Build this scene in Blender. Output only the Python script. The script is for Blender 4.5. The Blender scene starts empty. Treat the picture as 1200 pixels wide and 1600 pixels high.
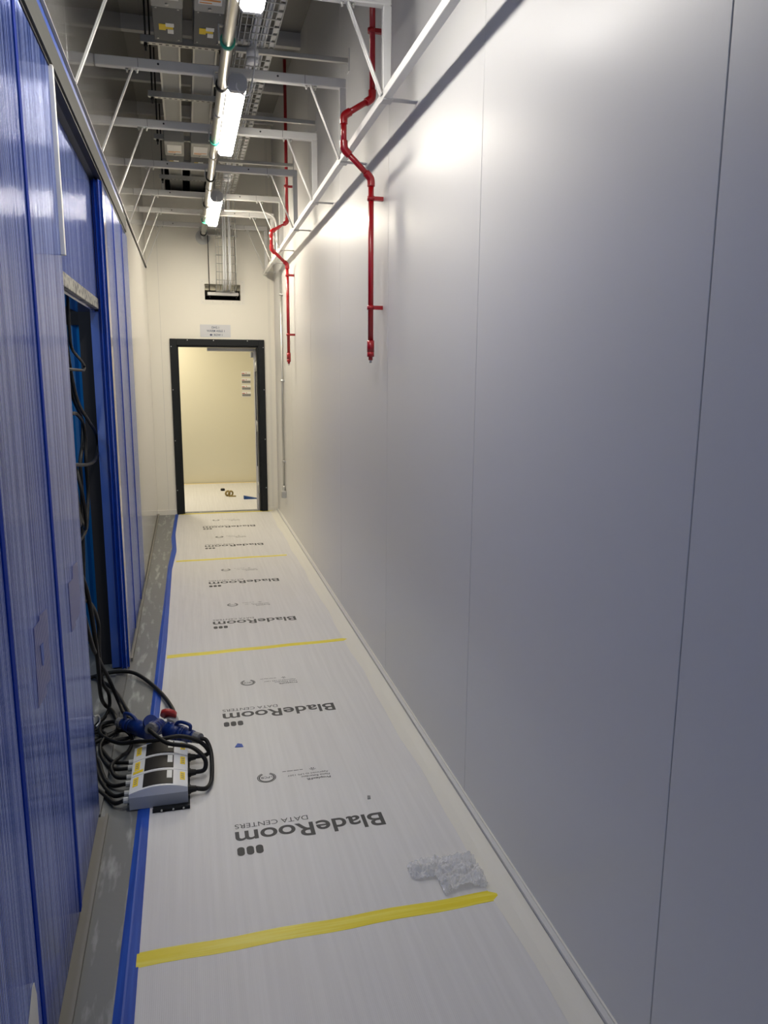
import bpy, math, random
from mathutils import Vector, Matrix
random.seed(4)
S = bpy.context.scene
COL = S.collection

# ------------------------------------------------------------------ camera
F_PX, YAW, PITCH, ROLL = 1190.3, 0.250965, -0.184884, 0.00616
cam_d = bpy.data.cameras.new('camera')
cam = bpy.data.objects.new('camera', cam_d); COL.objects.link(cam)
fw = Vector((math.sin(YAW)*math.cos(PITCH), math.cos(YAW)*math.cos(PITCH), math.sin(PITCH)))
rt = Vector((math.cos(YAW), -math.sin(YAW), 0))
up = rt.cross(fw)
r2 = rt*math.cos(ROLL)+up*math.sin(ROLL); u2 = -rt*math.sin(ROLL)+up*math.cos(ROLL)
M = Matrix((r2, u2, -fw)).transposed().to_4x4(); M.translation = Vector((0, 0, 1.75))
cam.matrix_world = M
cam_d.sensor_fit = 'VERTICAL'; cam_d.sensor_height = 32.0; cam_d.sensor_width = 24.0
cam_d.lens = 32.0*F_PX/1600.0
cam_d.clip_start = 0.02
S.camera = cam
# ------------------------------------------------------------------ light and exposure
EXPOSURE = 1.28
BATTEN_E = 26.0
BATTEN_K = (0.88, 0.74, 1.7)   # nearest to farthest lamp
BATTEN_COL = (1.0, 0.93, 0.80)
BATTEN_COLS = ((1.0, 0.955, 0.88), (1.0, 0.92, 0.79), (1.0, 0.91, 0.74))
WORLD_COL, WORLD_E = (0.68, 0.79, 1.0), 0.46
vs = S.view_settings
S.display_settings.display_device = 'sRGB'
vs.view_transform = 'Standard'; vs.look = 'None'; vs.exposure = EXPOSURE; vs.gamma = 1.0; vs.use_curve_mapping = False
w = bpy.data.worlds.new('world'); S.world = w; w.use_nodes = True
w.node_tree.nodes['Background'].inputs[0].default_value = (*WORLD_COL, 1)
w.node_tree.nodes['Background'].inputs[1].default_value = WORLD_E

def area(name, loc, rot, sx, sy, e, col):
    d = bpy.data.lights.new(name, 'AREA'); d.shape = 'RECTANGLE'; d.size = sx; d.size_y = sy; d.energy = e; d.color = col
    o = bpy.data.objects.new(name, d); o.location = loc; o.rotation_euler = rot; COL.objects.link(o); return o
# lamp of the room beyond the doorway and an unseen dim fill light added to brighten the blue enclosure
area('room_lamp', (-0.5, 10.9, 2.62), (0, 0, 0), 0.12, 1.3, 19, (1.0, 0.90, 0.70))
area('enclosure_fill', (-1.2, 3.9, 2.6), (0, 0, 0), 0.1, 1.2, 3.2, (0.75, 0.88, 1.0))

# ------------------------------------------------------------------ materials
def mat(name, col, rough=0.5, metal=0.0, spec=0.5, emit=None, estr=0.0, coat=0.0, coat_r=0.1, alpha=1.0,
        noise=None, bump=None, wave=None, ior=1.5):
    m = bpy.data.materials.new(name); m.use_nodes = True
    nt = m.node_tree; b = nt.nodes['Principled BSDF']
    b.inputs['Base Color'].default_value = (*col, 1); b.inputs['Roughness'].default_value = rough
    b.inputs['Metallic'].default_value = metal; b.inputs['Specular IOR Level'].default_value = spec
    b.inputs['Coat Weight'].default_value = coat; b.inputs['Coat Roughness'].default_value = coat_r
    b.inputs['IOR'].default_value = ior
    if emit:
        b.inputs['Emission Color'].default_value = (*emit, 1); b.inputs['Emission Strength'].default_value = estr
    tc = nt.nodes.new('ShaderNodeNewGeometry')
    if noise:  # (scale vec, col2, lo, hi)
        sc, c2, lo, hi = noise
        mp = nt.nodes.new('ShaderNodeMapping'); mp.inputs['Scale'].default_value = sc
        nt.links.new(tc.outputs['Position'], mp.inputs[0])
        n = nt.nodes.new('ShaderNodeTexNoise'); n.inputs['Scale'].default_value = 1; n.inputs['Detail'].default_value = 6
        nt.links.new(mp.outputs[0], n.inputs['Vector'])
        r = nt.nodes.new('ShaderNodeValToRGB'); r.color_ramp.elements[0].position = lo; r.color_ramp.elements[1].position = hi
        r.color_ramp.elements[0].color = (*col, 1); r.color_ramp.elements[1].color = (*c2, 1)
        nt.links.new(n.outputs['Fac'], r.inputs[0]); nt.links.new(r.outputs[0], b.inputs['Base Color'])
    bn = None
    if wave:   # (axis, scale, distance)
        ax, sc, dist = wave
        wv = nt.nodes.new('ShaderNodeTexWave'); wv.bands_direction = ax; wv.inputs['Scale'].default_value = sc
        wv.inputs['Distortion'].default_value = 0
        nt.links.new(tc.outputs['Position'], wv.inputs['Vector'])
        bn = nt.nodes.new('ShaderNodeBump'); bn.inputs['Distance'].default_value = dist; bn.inputs['Strength'].default_value = 1
        nt.links.new(wv.outputs['Fac'], bn.inputs['Height']); nt.links.new(bn.outputs[0], b.inputs['Normal']); nt.links.new(bn.outputs[0], b.inputs['Coat Normal'])
    if bump:   # (scale vec, distance)
        sc, dist = bump
        mp = nt.nodes.new('ShaderNodeMapping'); mp.inputs['Scale'].default_value = sc
        nt.links.new(tc.outputs['Position'], mp.inputs[0])
        n = nt.nodes.new('ShaderNodeTexNoise'); n.inputs['Scale'].default_value = 1; n.inputs['Detail'].default_value = 3
        nt.links.new(mp.outputs[0], n.inputs['Vector'])
        b2 = nt.nodes.new('ShaderNodeBump'); b2.inputs['Distance'].default_value = dist; b2.inputs['Strength'].default_value = 1
        nt.links.new(n.outputs['Fac'], b2.inputs['Height'])
        if bn: nt.links.new(bn.outputs[0], b2.inputs['Normal'])
        nt.links.new(b2.outputs[0], b.inputs['Normal']); nt.links.new(b2.outputs[0], b.inputs['Coat Normal'])
    return m

def poly_mat(name, col, clear, dist, rough=0.12, tint=(0.25, 0.5, 1.0), col2=None, metal=0.55):
    """fluted translucent polycarbonate: coloured body, glossy ribbed skin, partly see-through"""
    m = mat(name, col, rough=rough, metal=metal, spec=0.9, coat=0.22, coat_r=0.06, wave=('Y', 28.5, dist), bump=((4, 75, 0.3), 0.0016), ior=1.6,
            noise=((2, 62, 0.2), col2, 0.42, 0.58) if col2 else None)
    nt = m.node_tree; b = nt.nodes['Principled BSDF']; out = nt.nodes['Material Output']
    tl = nt.nodes.new('ShaderNodeBsdfTranslucent'); tl.inputs[0].default_value = (*[c*1.2 for c in col], 1)
    tr = nt.nodes.new('ShaderNodeBsdfTransparent'); tr.inputs[0].default_value = (*tint, 1)
    m1 = nt.nodes.new('ShaderNodeMixShader'); m1.inputs[0].default_value = 0.45
    nt.links.new(tr.outputs[0], m1.inputs[1]); nt.links.new(tl.outputs[0], m1.inputs[2])
    m2 = nt.nodes.new('ShaderNodeMixShader'); m2.inputs[0].default_value = clear
    nt.links.new(b.outputs[0], m2.inputs[1]); nt.links.new(m1.outputs[0], m2.inputs[2])
    nt.links.new(m2.outputs[0], out.inputs[0])
    return m

PAINT = mat('satin_panel_paint', (0.62, 0.615, 0.61), rough=0.42, spec=0.5, coat=0.15, coat_r=0.25, bump=((3, 90, 1.5), 0.0002))
PAINT_L_SHADE = mat('gloss_panel_paint_shaded', (0.26, 0.255, 0.245), rough=0.2, spec=0.6, coat=0.6, coat_r=0.06, bump=((3, 60, 0.8), 0.0003))  # left panel paint darkened: shade above the battens is put into the colour
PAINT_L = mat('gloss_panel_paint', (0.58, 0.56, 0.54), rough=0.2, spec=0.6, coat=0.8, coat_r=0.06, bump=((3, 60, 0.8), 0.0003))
CREAM = mat('end_wall_paint', (0.76, 0.735, 0.66), rough=0.4)
ROOMP = mat('far_room_paint', (0.68, 0.64, 0.50), rough=0.5)
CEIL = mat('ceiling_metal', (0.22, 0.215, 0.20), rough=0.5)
SEAM = mat('panel_seam', (0.22, 0.22, 0.22), rough=0.7)
SEAM_L = mat('light_seam', (0.6, 0.59, 0.55), rough=0.6)
TRIM = mat('pale_trim', (0.74, 0.72, 0.66), rough=0.4)
DULL = mat('dull_base_trim', (0.20, 0.19, 0.165), rough=0.5)
FLOOR = mat('scuffed_grey_vinyl', (0.165, 0.17, 0.168), rough=0.4, noise=((24, 4, 24), (0.44, 0.45, 0.44), 0.54, 0.74), bump=((30, 30, 30), 0.0006))
DARK = mat('dark_void', (0.02, 0.02, 0.025), rough=0.8)
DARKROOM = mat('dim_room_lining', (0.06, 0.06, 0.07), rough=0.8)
SHEET = mat('fluted_white_sheet', (0.63, 0.62, 0.61), rough=0.45, noise=((48, 1.3, 3), (0.68, 0.67, 0.66), 0.35, 0.68), wave=('X', 55, 0.00012), bump=((5, 2, 5), 0.006))
INK = mat('grey_black_ink', (0.055, 0.055, 0.055), rough=0.6)
BTAPE = mat('blue_tape', (0.012, 0.06, 0.36), rough=0.45, spec=0.3, noise=((60, 3, 3), (0.02, 0.09, 0.46), 0.4, 0.7), bump=((60, 6, 6), 0.001))
YTAPE = mat('yellow_tape', (0.80, 0.66, 0.02), rough=0.4, noise=((3, 90, 3), (0.86, 0.76, 0.10), 0.45, 0.65), bump=((5, 60, 5), 0.001))
WTAPE = mat('white_edge_tape', (0.72, 0.70, 0.63), rough=0.4, bump=((50, 5, 5), 0.001))
POLY = poly_mat('blue_fluted_polycarbonate', (0.03, 0.11, 0.55), 0.13, 0.0016, col2=(0.36, 0.47, 0.98))
POLY_IN = poly_mat('inner_blue_polycarbonate', (0.01, 0.22, 0.62), 0.25, 0.003, 0.3)
POLY_DK = mat('deep_blue_folded_edge', (0.006, 0.05, 0.38), rough=0.16, coat=1, coat_r=0.1, bump=((3, 90, 0.5), 0.002))
POLY_J = mat('deep_blue_joint', (0.002, 0.03, 0.30), rough=0.7, spec=0.08)
FILM = mat('blue_protective_film', (0.02, 0.08, 0.42), rough=0.4, coat=0.2, bump=((30, 12, 30), 0.004))
PATCH = mat('cloudy_patch', (0.07, 0.09, 0.33), rough=0.3, metal=0.5, coat=0.12, coat_r=0.1, wave=('Y', 28.5, 0.0016))
ALU = mat('dull_aluminium', (0.085, 0.085, 0.078), rough=0.7, spec=0.15, bump=((10, 4, 10), 0.003))
WSTEEL = mat('white_powdercoat', (0.58, 0.575, 0.56), rough=0.4)
RAILW = mat('white_rail_coat', (0.74, 0.73, 0.70), rough=0.4)
GSTEEL = mat('galvanised_steel', (0.52, 0.52, 0.50), rough=0.35, metal=0.8)
STAIN = mat('stainless_pipe', (0.50, 0.485, 0.44), rough=0.28, metal=1.0)
GREENR = mat('green_rubber', (0.02, 0.30, 0.20), rough=0.5)
BLACK = mat('black_rubber', (0.006, 0.006, 0.0065), rough=0.5, spec=0.3)
BLK2 = mat('charcoal_frame_paint', (0.010, 0.012, 0.014), rough=0.5, spec=0.25)
RED = mat('red_pipe_paint', (0.36, 0.003, 0.008), rough=0.28, coat=0.4)
WPLAS = mat('white_plastic', (0.72, 0.73, 0.76), rough=0.35)
GPLAS = mat('grey_plastic', (0.40, 0.41, 0.43), rough=0.4)
GDARK = mat('mid_grey_plastic', (0.17, 0.17, 0.18), rough=0.5)
LGLAND = mat('pale_grey_gland', (0.50, 0.51, 0.50), rough=0.45)
WINDOW = mat('smoked_window', (0.022, 0.02, 0.018), rough=0.4, spec=0.12)
YLAB = mat('yellow_label', (0.85, 0.62, 0.01), rough=0.5)
WLAB = mat('white_label', (0.78, 0.78, 0.76), rough=0.5)
OLAB = mat('orange_label', (0.75, 0.28, 0.02), rough=0.5)
CBLUE = mat('blue_connector_plastic', (0.005, 0.026, 0.17), rough=0.35)
CRED = mat('red_cap_plastic', (0.42, 0.03, 0.025), rough=0.4)
BUSG = mat('busbar_grey', (0.34, 0.34, 0.32), rough=0.45)
BUSD = mat('dark_tap_box', (0.07, 0.075, 0.08), rough=0.5)
DIFFS = [mat('lit_diffuser', (0.9, 0.9, 0.9), emit=c, estr=BATTEN_E*k) for k, c in zip(BATTEN_K, BATTEN_COLS)]
SIGN = mat('pale_sign_board', (0.58, 0.59, 0.62), rough=0.35)
NAVY = mat('navy_sign_ink', (0.02, 0.04, 0.12), rough=0.5)
TAN = mat('brown_packing_tape', (0.30, 0.22, 0.07), rough=0.4)
WEDGE = mat('blue_wedge_rubber', (0.01, 0.06, 0.22), rough=0.5)
YFADE = mat('faded_yellow_tape', (0.80, 0.62, 0.22), rough=0.5)

def wrap_mat():
    m = bpy.data.materials.new('clear_wrap'); m.use_nodes = True; nt = m.node_tree
    b = nt.nodes['Principled BSDF']; b.inputs['Base Color'].default_value = (0.9, 0.9, 0.9, 1); b.inputs['Roughness'].default_value = 0.1
    tr = nt.nodes.new('ShaderNodeBsdfTransparent'); mx = nt.nodes.new('ShaderNodeMixShader'); mx.inputs[0].default_value = 0.62
    nt.links.new(b.outputs[0], mx.inputs[1]); nt.links.new(tr.outputs[0], mx.inputs[2]); nt.links.new(mx.outputs[0], nt.nodes['Material Output'].inputs[0])
    return m
WRAP = wrap_mat()

# ------------------------------------------------------------------ mesh helpers
class MB:
    def __init__(s): s.v = []; s.f = []; s.sm = []
    def add(s, vs_, fs, smooth=False):
        o = len(s.v); s.v += [Vector(p) for p in vs_]
        for f in fs: s.f.append([i+o for i in f]); s.sm.append(smooth)
        return s
    def box(s, a, b):
        x0, y0, z0 = a; x1, y1, z1 = b
        return s.add([(x0,y0,z0),(x1,y0,z0),(x1,y1,z0),(x0,y1,z0),(x0,y0,z1),(x1,y0,z1),(x1,y1,z1),(x0,y1,z1)],
                     [(0,3,2,1),(4,5,6,7),(0,1,5,4),(1,2,6,5),(2,3,7,6),(3,0,4,7)])
    def bbox(s, a, b, e=0.003):
        """box with chamfered vertical and horizontal edges"""
        (x0,y0,z0),(x1,y1,z1) = a, b
        pts = []
        for z, i in ((z0, e), (z0+e, 0), (z1-e, 0), (z1, e)):
            pts += [(x0+i+e,y0+i,z),(x1-i-e,y0+i,z),(x1-i,y0+i+e,z),(x1-i,y1-i-e,z),(x1-i-e,y1-i,z),(x0+i+e,y1-i,z),(x0+i,y1-i-e,z),(x0+i,y0+i+e,z)]
        fs = [tuple(reversed(range(8))), tuple(range(24, 32))]
        for k in range(3):
            for j in range(8): fs.append((k*8+j, k*8+(j+1)%8, (k+1)*8+(j+1)%8, (k+1)*8+j))
        return s.add(pts, fs)
    def cyl(s, p, q, r, r1=None, n=12, smooth=True):
        p = Vector(p); q = Vector(q); d = (q-p).normalized(); r1 = r if r1 is None else r1
        a = d.orthogonal().normalized(); b = d.cross(a)
        vs_ = [c+(a*math.cos(2*math.pi*i/n)+b*math.sin(2*math.pi*i/n))*rr for c, rr in ((p, r), (q, r1)) for i in range(n)]
        o = len(s.v); s.v += vs_
        for i in range(n): s.f.append([o+i, o+(i+1)%n, o+n+(i+1)%n, o+n+i]); s.sm.append(smooth)
        s.f.append([o+i for i in reversed(range(n))]); s.sm.append(False)
        s.f.append([o+n+i for i in range(n)]); s.sm.append(False)
        return s
    def bar(s, p, q, wd, ht, upv=(0,0,1)):
        p = Vector(p); q = Vector(q); d = (q-p).normalized(); u = Vector(upv); a = d.cross(u).normalized(); b = a.cross(d).normalized()
        c = []
        for P in (p, q):
            for i, j in ((-1,-1),(1,-1),(1,1),(-1,1)): c.append(P+a*i*wd/2+b*j*ht/2)
        return s.add(c, [(0,1,2,3),(7,6,5,4),(0,4,5,1),(1,5,6,2),(2,6,7,3),(3,7,4,0)])
    def tube(s, pts, r, n=10, spline=True, sub=6):
        P = [Vector(p) for p in pts]
        if spline and len(P) > 2: P = catmull(P, sub)
        a = None; rings = []
        for i, p in enumerate(P):
            t = (P[min(i+1, len(P)-1)]-P[max(i-1, 0)]).normalized()
            a = t.orthogonal().normalized() if a is None else (a-t*a.dot(t)).normalized()
            b = t.cross(a); rings.append([p+(a*math.cos(2*math.pi*k/n)+b*math.sin(2*math.pi*k/n))*r for k in range(n)])
        o = len(s.v)
        for g in rings: s.v += g
        for i in range(len(rings)-1):
            for k in range(n): s.f.append([o+i*n+k, o+i*n+(k+1)%n, o+(i+1)*n+(k+1)%n, o+(i+1)*n+k]); s.sm.append(True)
        s.f.append([o+k for k in reversed(range(n))]); s.sm.append(False)
        e = o+(len(rings)-1)*n; s.f.append([e+k for k in range(n)]); s.sm.append(False)
        return s
    def prism(s, poly, axis, a, b):
        """extrude a 2D outline along an axis (0,1,2) from a to b"""
        def P(u, v, w_):
            return (w_, u, v) if axis == 0 else (u, w_, v) if axis == 1 else (u, v, w_)
        n = len(poly); vs_ = [P(u, v, a) for u, v in poly]+[P(u, v, b) for u, v in poly]
        fs = [tuple(reversed(range(n))), tuple(range(n, 2*n))]+[(i, (i+1)%n, n+(i+1)%n, n+i) for i in range(n)]
        return s.add(vs_, fs)
    def torus(s, c, nrm, R_, r, n=24, m=8):
        c = Vector(c); d = Vector(nrm).normalized(); a = d.orthogonal().normalized(); b = d.cross(a); o = len(s.v)
        for i in range(n):
            t = 2*math.pi*i/n; e = a*math.cos(t)+b*math.sin(t)
            for j in range(m):
                q = 2*math.pi*j/m; s.v.append(c+e*(R_+r*math.cos(q))+d*r*math.sin(q))
        for i in range(n):
            for j in range(m): s.f.append([o+i*m+j, o+((i+1)%n)*m+j, o+((i+1)%n)*m+(j+1)%m, o+i*m+(j+1)%m]); s.sm.append(True)
        return s
    def xf(s, mtx):
        s.v = [mtx @ p for p in s.v]; return s
    def build(s, name, m, parent=None, loc=None, **props):
        me = bpy.data.meshes.new(name)
        if parent is not None: org = wloc(parent)
        elif loc is not None: org = Vector(loc)
        else:
            xs = [p.x for p in s.v]; ys = [p.y for p in s.v]; zs = [p.z for p in s.v]
            org = Vector(((min(xs)+max(xs))/2, (min(ys)+max(ys))/2, min(zs)))
        me.from_pydata([tuple(p-org) for p in s.v], [], s.f); me.update()
        me.polygons.foreach_set('use_smooth', s.sm)
        import bmesh
        bm = bmesh.new(); bm.from_mesh(me); bmesh.ops.recalc_face_normals(bm, faces=bm.faces); bm.to_mesh(me); bm.free()
        me.materials.append(m)
        o = bpy.data.objects.new(name, me); COL.objects.link(o)
        if parent is not None: o.parent = parent
        else: o.location = org
        for k, v in props.items(): o[k] = v
        return o
def wloc(o):
    p = Vector((0, 0, 0))
    while o is not None: p += o.location; o = o.parent
    return p
def catmull(P, sub):
    out = []
    for i in range(len(P)-1):
        p0 = P[max(i-1, 0)]; p1 = P[i]; p2 = P[i+1]; p3 = P[min(i+2, len(P)-1)]
        for k in range(sub):
            t = k/sub
            out.append(0.5*((2*p1)+(p2-p0)*t+(2*p0-5*p1+4*p2-p3)*t*t+(-p0+3*p1-3*p2+p3)*t**3))
    out.append(P[-1]); return out
def thing(name, loc, label, cat, group=None):
    o = bpy.data.objects.new(name, None); COL.objects.link(o); o.location = loc; o.empty_display_size = 0.05
    return tag(o, label, cat, group)
def tag(o, label, cat, group=None, kind=None):
    o['label'] = label; o['category'] = cat
    if group: o['group'] = group
    if kind: o['kind'] = kind
    return o
def structure(o): o['kind'] = 'structure'; return o
def children(o): return [c for c in bpy.data.objects if c.parent == o]
def copy_tree(o, parent=None):
    c = o.copy(); COL.objects.link(c); c.parent = parent
    for ch in children(o): copy_tree(ch, c)
    return c

def text_mb(body, bold=0.0, thick=0.0):
    cu = bpy.data.curves.new('text', 'FONT'); cu.body = body; cu.size = 1.0; cu.offset = bold; cu.extrude = thick; cu.align_x = 'LEFT'
    ob = bpy.data.objects.new('text_source', cu); COL.objects.link(ob)
    bpy.context.view_layer.update()
    me = bpy.data.meshes.new_from_object(ob.evaluated_get(bpy.context.evaluated_depsgraph_get()))
    b = MB(); b.add([v.co.copy() for v in me.vertices], [tuple(p.vertices) for p in me.polygons])
    bpy.data.objects.remove(ob); bpy.data.curves.remove(cu); bpy.data.meshes.remove(me)
    return b
def fit(b, x0, y0, w_, h_=None):
    xs = [p.x for p in b.v]; ys = [p.y for p in b.v]
    sx = w_/(max(xs)-min(xs)); sy = sx if h_ is None else h_/(max(ys)-min(ys)); mx, my = min(xs), min(ys)
    b.v = [Vector(((p.x-mx)*sx+x0, (p.y-my)*sy+y0, p.z)) for p in b.v]; return b
def merge(*bs):
    o = MB()
    for b in bs:
        k = len(o.v); o.v += b.v; o.f += [[i+k for i in f] for f in b.f]; o.sm += b.sm
    return o

XL, XR, YE, ZC, YB = -0.40, 1.05, 9.45, 4.55, -3.2

# ================================================================== SETTING
structure(MB().box((-2.4, YB, -0.1), (XR+0.3, YE+0.0, 0)).build('floor', FLOOR))
# right wall: one panel every 1.32 m with a fine groove between
m = MB(); seams = [-2.54+1.316*i for i in range(0, 11)]
ys = [YB]+[y for y in seams if YB < y < YE]+[YE]
for a, b in zip(ys[:-1], ys[1:]): m.bbox((XR, a+0.0015, 0.0), (XR+0.05, b-0.0015, ZC), 0.0015)
wr = structure(m.build('wall_right', PAINT))
structure(MB().box((XR+0.02, YB, 0), (XR+0.12, YE, ZC)).build('trim_1', SEAM))
# right skirting: low angle with a bright bead
sk = structure(MB().box((XR-0.022, YB, 0), (XR, YE, 0.026)).build('baseboard_right', PAINT))
MB().box((XR-0.006, YB, 0.026), (XR, YE, 0.032)).build('bead', TRIM, sk)
# left: glossy white panels above the enclosure and beyond it
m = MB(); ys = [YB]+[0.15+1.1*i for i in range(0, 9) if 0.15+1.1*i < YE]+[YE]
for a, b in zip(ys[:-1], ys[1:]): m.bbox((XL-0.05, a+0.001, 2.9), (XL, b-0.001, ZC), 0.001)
structure(m.build('wall_left_upper', PAINT_L_SHADE)); m = MB()
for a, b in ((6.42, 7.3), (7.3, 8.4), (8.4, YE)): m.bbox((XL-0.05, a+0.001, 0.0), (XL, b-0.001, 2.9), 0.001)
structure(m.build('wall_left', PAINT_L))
structure(MB().box((XL-0.1, YB, 2.74), (XL-0.03, 6.42, ZC)).box((XL-0.1, 6.42, 0), (XL-0.03, YE, ZC)).build('trim_2', SEAM))
# end wall with doorway, tray opening and busbar opening
DX0, DX1, DZ = -0.175, 0.92, 2.09
TX0, TX1, TZ0, TZ1 = 0.245, 0.655, 2.54, 2.72
BX0, BX1, BZ0, BZ1 = -0.15, 0.36, 3.70, 4.02
def wall_with_holes(y0, y1, x0, x1, z0, z1, holes):
    m = MB(); xs = sorted({x0, x1, *[h[0] for h in holes], *[h[1] for h in holes]}); zs = sorted({z0, z1, *[h[2] for h in holes], *[h[3] for h in holes]})
    for i in range(len(xs)-1):
        j = 0
        while j < len(zs)-1:
            cx, cz = (xs[i]+xs[i+1])/2, (zs[j]+zs[j+1])/2
            if any(h[0] < cx < h[1] and h[2] < cz < h[3] for h in holes): j += 1; continue
            k = j
            while k+1 < len(zs)-1 and not any(h[0] < cx < h[1] and h[2] < (zs[k+1]+zs[k+2])/2 < h[3] for h in holes): k += 1
            m.box((xs[i], y0, zs[j]), (xs[i+1], y1, zs[k+1])); j = k+1
    return m
we = structure(wall_with_holes(YE, YE+0.12, XL-0.1, XR+0.12, 0, ZC, [(DX0+0.06, DX1-0.06, 0, DZ-0.06), (TX0, TX1, TZ0, TZ1), (BX0, BX1, BZ0, BZ1)]).build('wall_far', CREAM))
for x in (-0.27, 0.98, 0.995): MB().box((x-0.002, YE-0.0015, 0.03), (x+0.002, YE, ZC)).build('panel_seam', SEAM_L, we)
structure(MB().box((XL, YE-0.015, 0), (DX0, YE, 0.06)).box((DX1, YE-0.015, 0), (XR-0.02, YE, 0.05)).build('baseboard_far', TRIM))
structure(MB().box((-2.4, YB, ZC), (XR+0.12, YE+0.12, ZC+0.08)).build('ceiling', CEIL))
# room beyond the doorway
structure(MB().box((-1.6, YE, -0.1), (1.3, 12.2, 0)).build('floor_far_room', FLOOR))
structure(MB().box((-1.6, 12.0, 0), (1.2, 12.1, 2.7)).build('wall_far_room_back', ROOMP))
structure(MB().box((1.0, YE+0.12, 0), (1.1, 12.0, 2.7)).build('wall_far_room_right', ROOMP))
structure(MB().box((-1.7, YE+0.12, 0), (-1.6, 12.0, 2.7)).build('wall_far_room_left', ROOMP))
structure(MB().box((-1.7, YE+0.12, 2.66), (1.1, 12.1, 2.76)).build('ceiling_far_room', ROOMP))
# dark space inside the blue enclosure
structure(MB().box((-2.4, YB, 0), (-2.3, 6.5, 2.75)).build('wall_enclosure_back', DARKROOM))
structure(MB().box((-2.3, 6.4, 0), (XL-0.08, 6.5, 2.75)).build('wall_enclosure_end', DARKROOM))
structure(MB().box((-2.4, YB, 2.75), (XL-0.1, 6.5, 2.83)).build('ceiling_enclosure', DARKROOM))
# dark voids behind the two wall openings
structure(MB().box((TX0-0.03, YE+0.12, TZ0-0.03), (TX1+0.03, YE+0.9, TZ0-0.02)).box((TX0-0.03, YE+0.9, TZ0-0.03), (TX1+0.03, YE+0.91, TZ1+0.3)).box((TX0-0.04, YE+0.12, TZ0-0.03), (TX0-0.03, YE+0.9, TZ1+0.3)).box((TX1+0.03, YE+0.12, TZ0-0.03), (TX1+0.04, YE+0.9, TZ1+0.3)).box((TX0-0.03, YE+0.12, TZ1+0.3), (TX1+0.03, YE+0.9, TZ1+0.31)).build('trim_3', DARK))
structure(MB().box((BX0-0.05, YE+0.9, BZ0-0.1), (BX1+0.05, YE+0.91, BZ1+0.1)).box((BX0-0.06, YE+0.12, BZ0-0.1), (BX0-0.05, YE+0.9, BZ1+0.1)).box((BX1+0.05, YE+0.12, BZ0-0.1), (BX1+0.06, YE+0.9, BZ1+0.1)).box((BX0-0.05, YE+0.12, BZ1+0.1), (BX1+0.05, YE+0.9, BZ1+0.11)).box((BX0-0.05, YE+0.12, BZ0-0.11), (BX1+0.05, YE+0.9, BZ0-0.1)).build('trim_4', DARK))
# flange frame around the tray opening and the busbar opening
def flange(x0, x1, z0, z1, t, idx, mt):
    o = structure(MB().box((x0-t, YE-0.004, z0-t), (x0, YE, z1+t)).box((x1, YE-0.004, z0-t), (x1+t, YE, z1+t)).box((x0, YE-0.004, z0-t), (x1, YE, z0)).box((x0, YE-0.004, z1), (x1, YE, z1+t)).build('trim_%d' % idx, mt))
    s = MB()
    for i in range(5):
        x = x0-t/2+(x1-x0+t)*i/4
        s.cyl((x, YE-0.007, z0-t/2), (x, YE-0.004, z0-t/2), 0.004, n=8); s.cyl((x, YE-0.007, z1+t/2), (x, YE-0.004, z1+t/2), 0.004, n=8)
    s.build('screw_row', GSTEEL, o)
flange(TX0, TX1, TZ0, TZ1, 0.05, 5, TRIM)
flange(BX0, BX1, BZ0, BZ1, 0.04, 6, WSTEEL)
# ceiling purlins (pale bars on the underside of the ceiling)
for i, y in enumerate((3.7, 4.85, 5.95, 7.07, 8.2, 9.2)):
    structure(MB().box((XL, y-0.03, ZC-0.12), (XR, y+0.03, ZC-0.06)).box((XL, y-0.012, ZC-0.06), (XR, y+0.012, ZC)).build('trim_%d' % (10+i), WSTEEL))
for i, x in enumerate((-0.25, 0.06, 0.72)):
    structure(MB().box((x-0.004, YB, ZC-0.005), (x+0.004, YE, ZC)).build('trim_%d' % (20+i), SEAM))

# ------------------------------------------------------------------ doorway
d = bpy.data.objects.new('door_1', None); COL.objects.link(d); d.location = ((DX0+DX1)/2, YE, 0); d['kind'] = 'structure'
fr = MB(); t = 0.075
fr.bbox((DX0, YE-0.028, 0), (DX0+t, YE+0.001, DZ), 0.003).bbox((DX1-t, YE-0.028, 0), (DX1, YE+0.001, DZ), 0.003).bbox((DX0+t, YE-0.028, DZ-t), (DX1-t, YE+0.001, DZ), 0.003)
fr.bbox((DX0+0.05, YE-0.012, 0), (DX0+t+0.018, YE+0.125, DZ-t), 0.003).bbox((DX1-t-0.018, YE-0.012, 0), (DX1-0.05, YE+0.125, DZ-t), 0.003).bbox((DX0+0.05, YE-0.012, DZ-t-0.018), (DX1-0.05, YE+0.125, DZ-0.05), 0.003)
fr.build('door_frame', BLK2, d)
s = MB()
for z in (0.3, 0.9, 1.5, 2.0):
    for x in (DX0+0.015, DX1-0.015): s.cyl((x, YE-0.031, z), (x, YE-0.028, z), 0.006, n=8)
for x in (DX0+0.2, DX0+0.5, DX1-0.2): s.cyl((x, YE-0.031, DZ-0.015), (x, YE-0.028, DZ-0.015), 0.006, n=8)
s.build('screw_row', GSTEEL, d)
for z in (0.28, 1.05, 1.78):
    MB().cyl((DX1-t-0.022, YE+0.135, z-0.07), (DX1-t-0.022, YE+0.135, z+0.07), 0.009).box((DX1-t-0.0215, YE+0.05, z-0.06), (DX1-t-0.019, YE+0.135, z+0.06)).build('hinge', GSTEEL, d)
leaf = MB().bar((0.822, YE+0.14, (DZ-t-0.015)/2), (0.897, YE+1.05, (DZ-t-0.015)/2), 0.044, DZ-t-0.035).build('door_leaf', PAINT, d)
MB().box((0.812, YE+0.137, 0.55), (0.822, YE+0.1395, 1.75)).build('edge_seal', BLK2, leaf)
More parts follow.
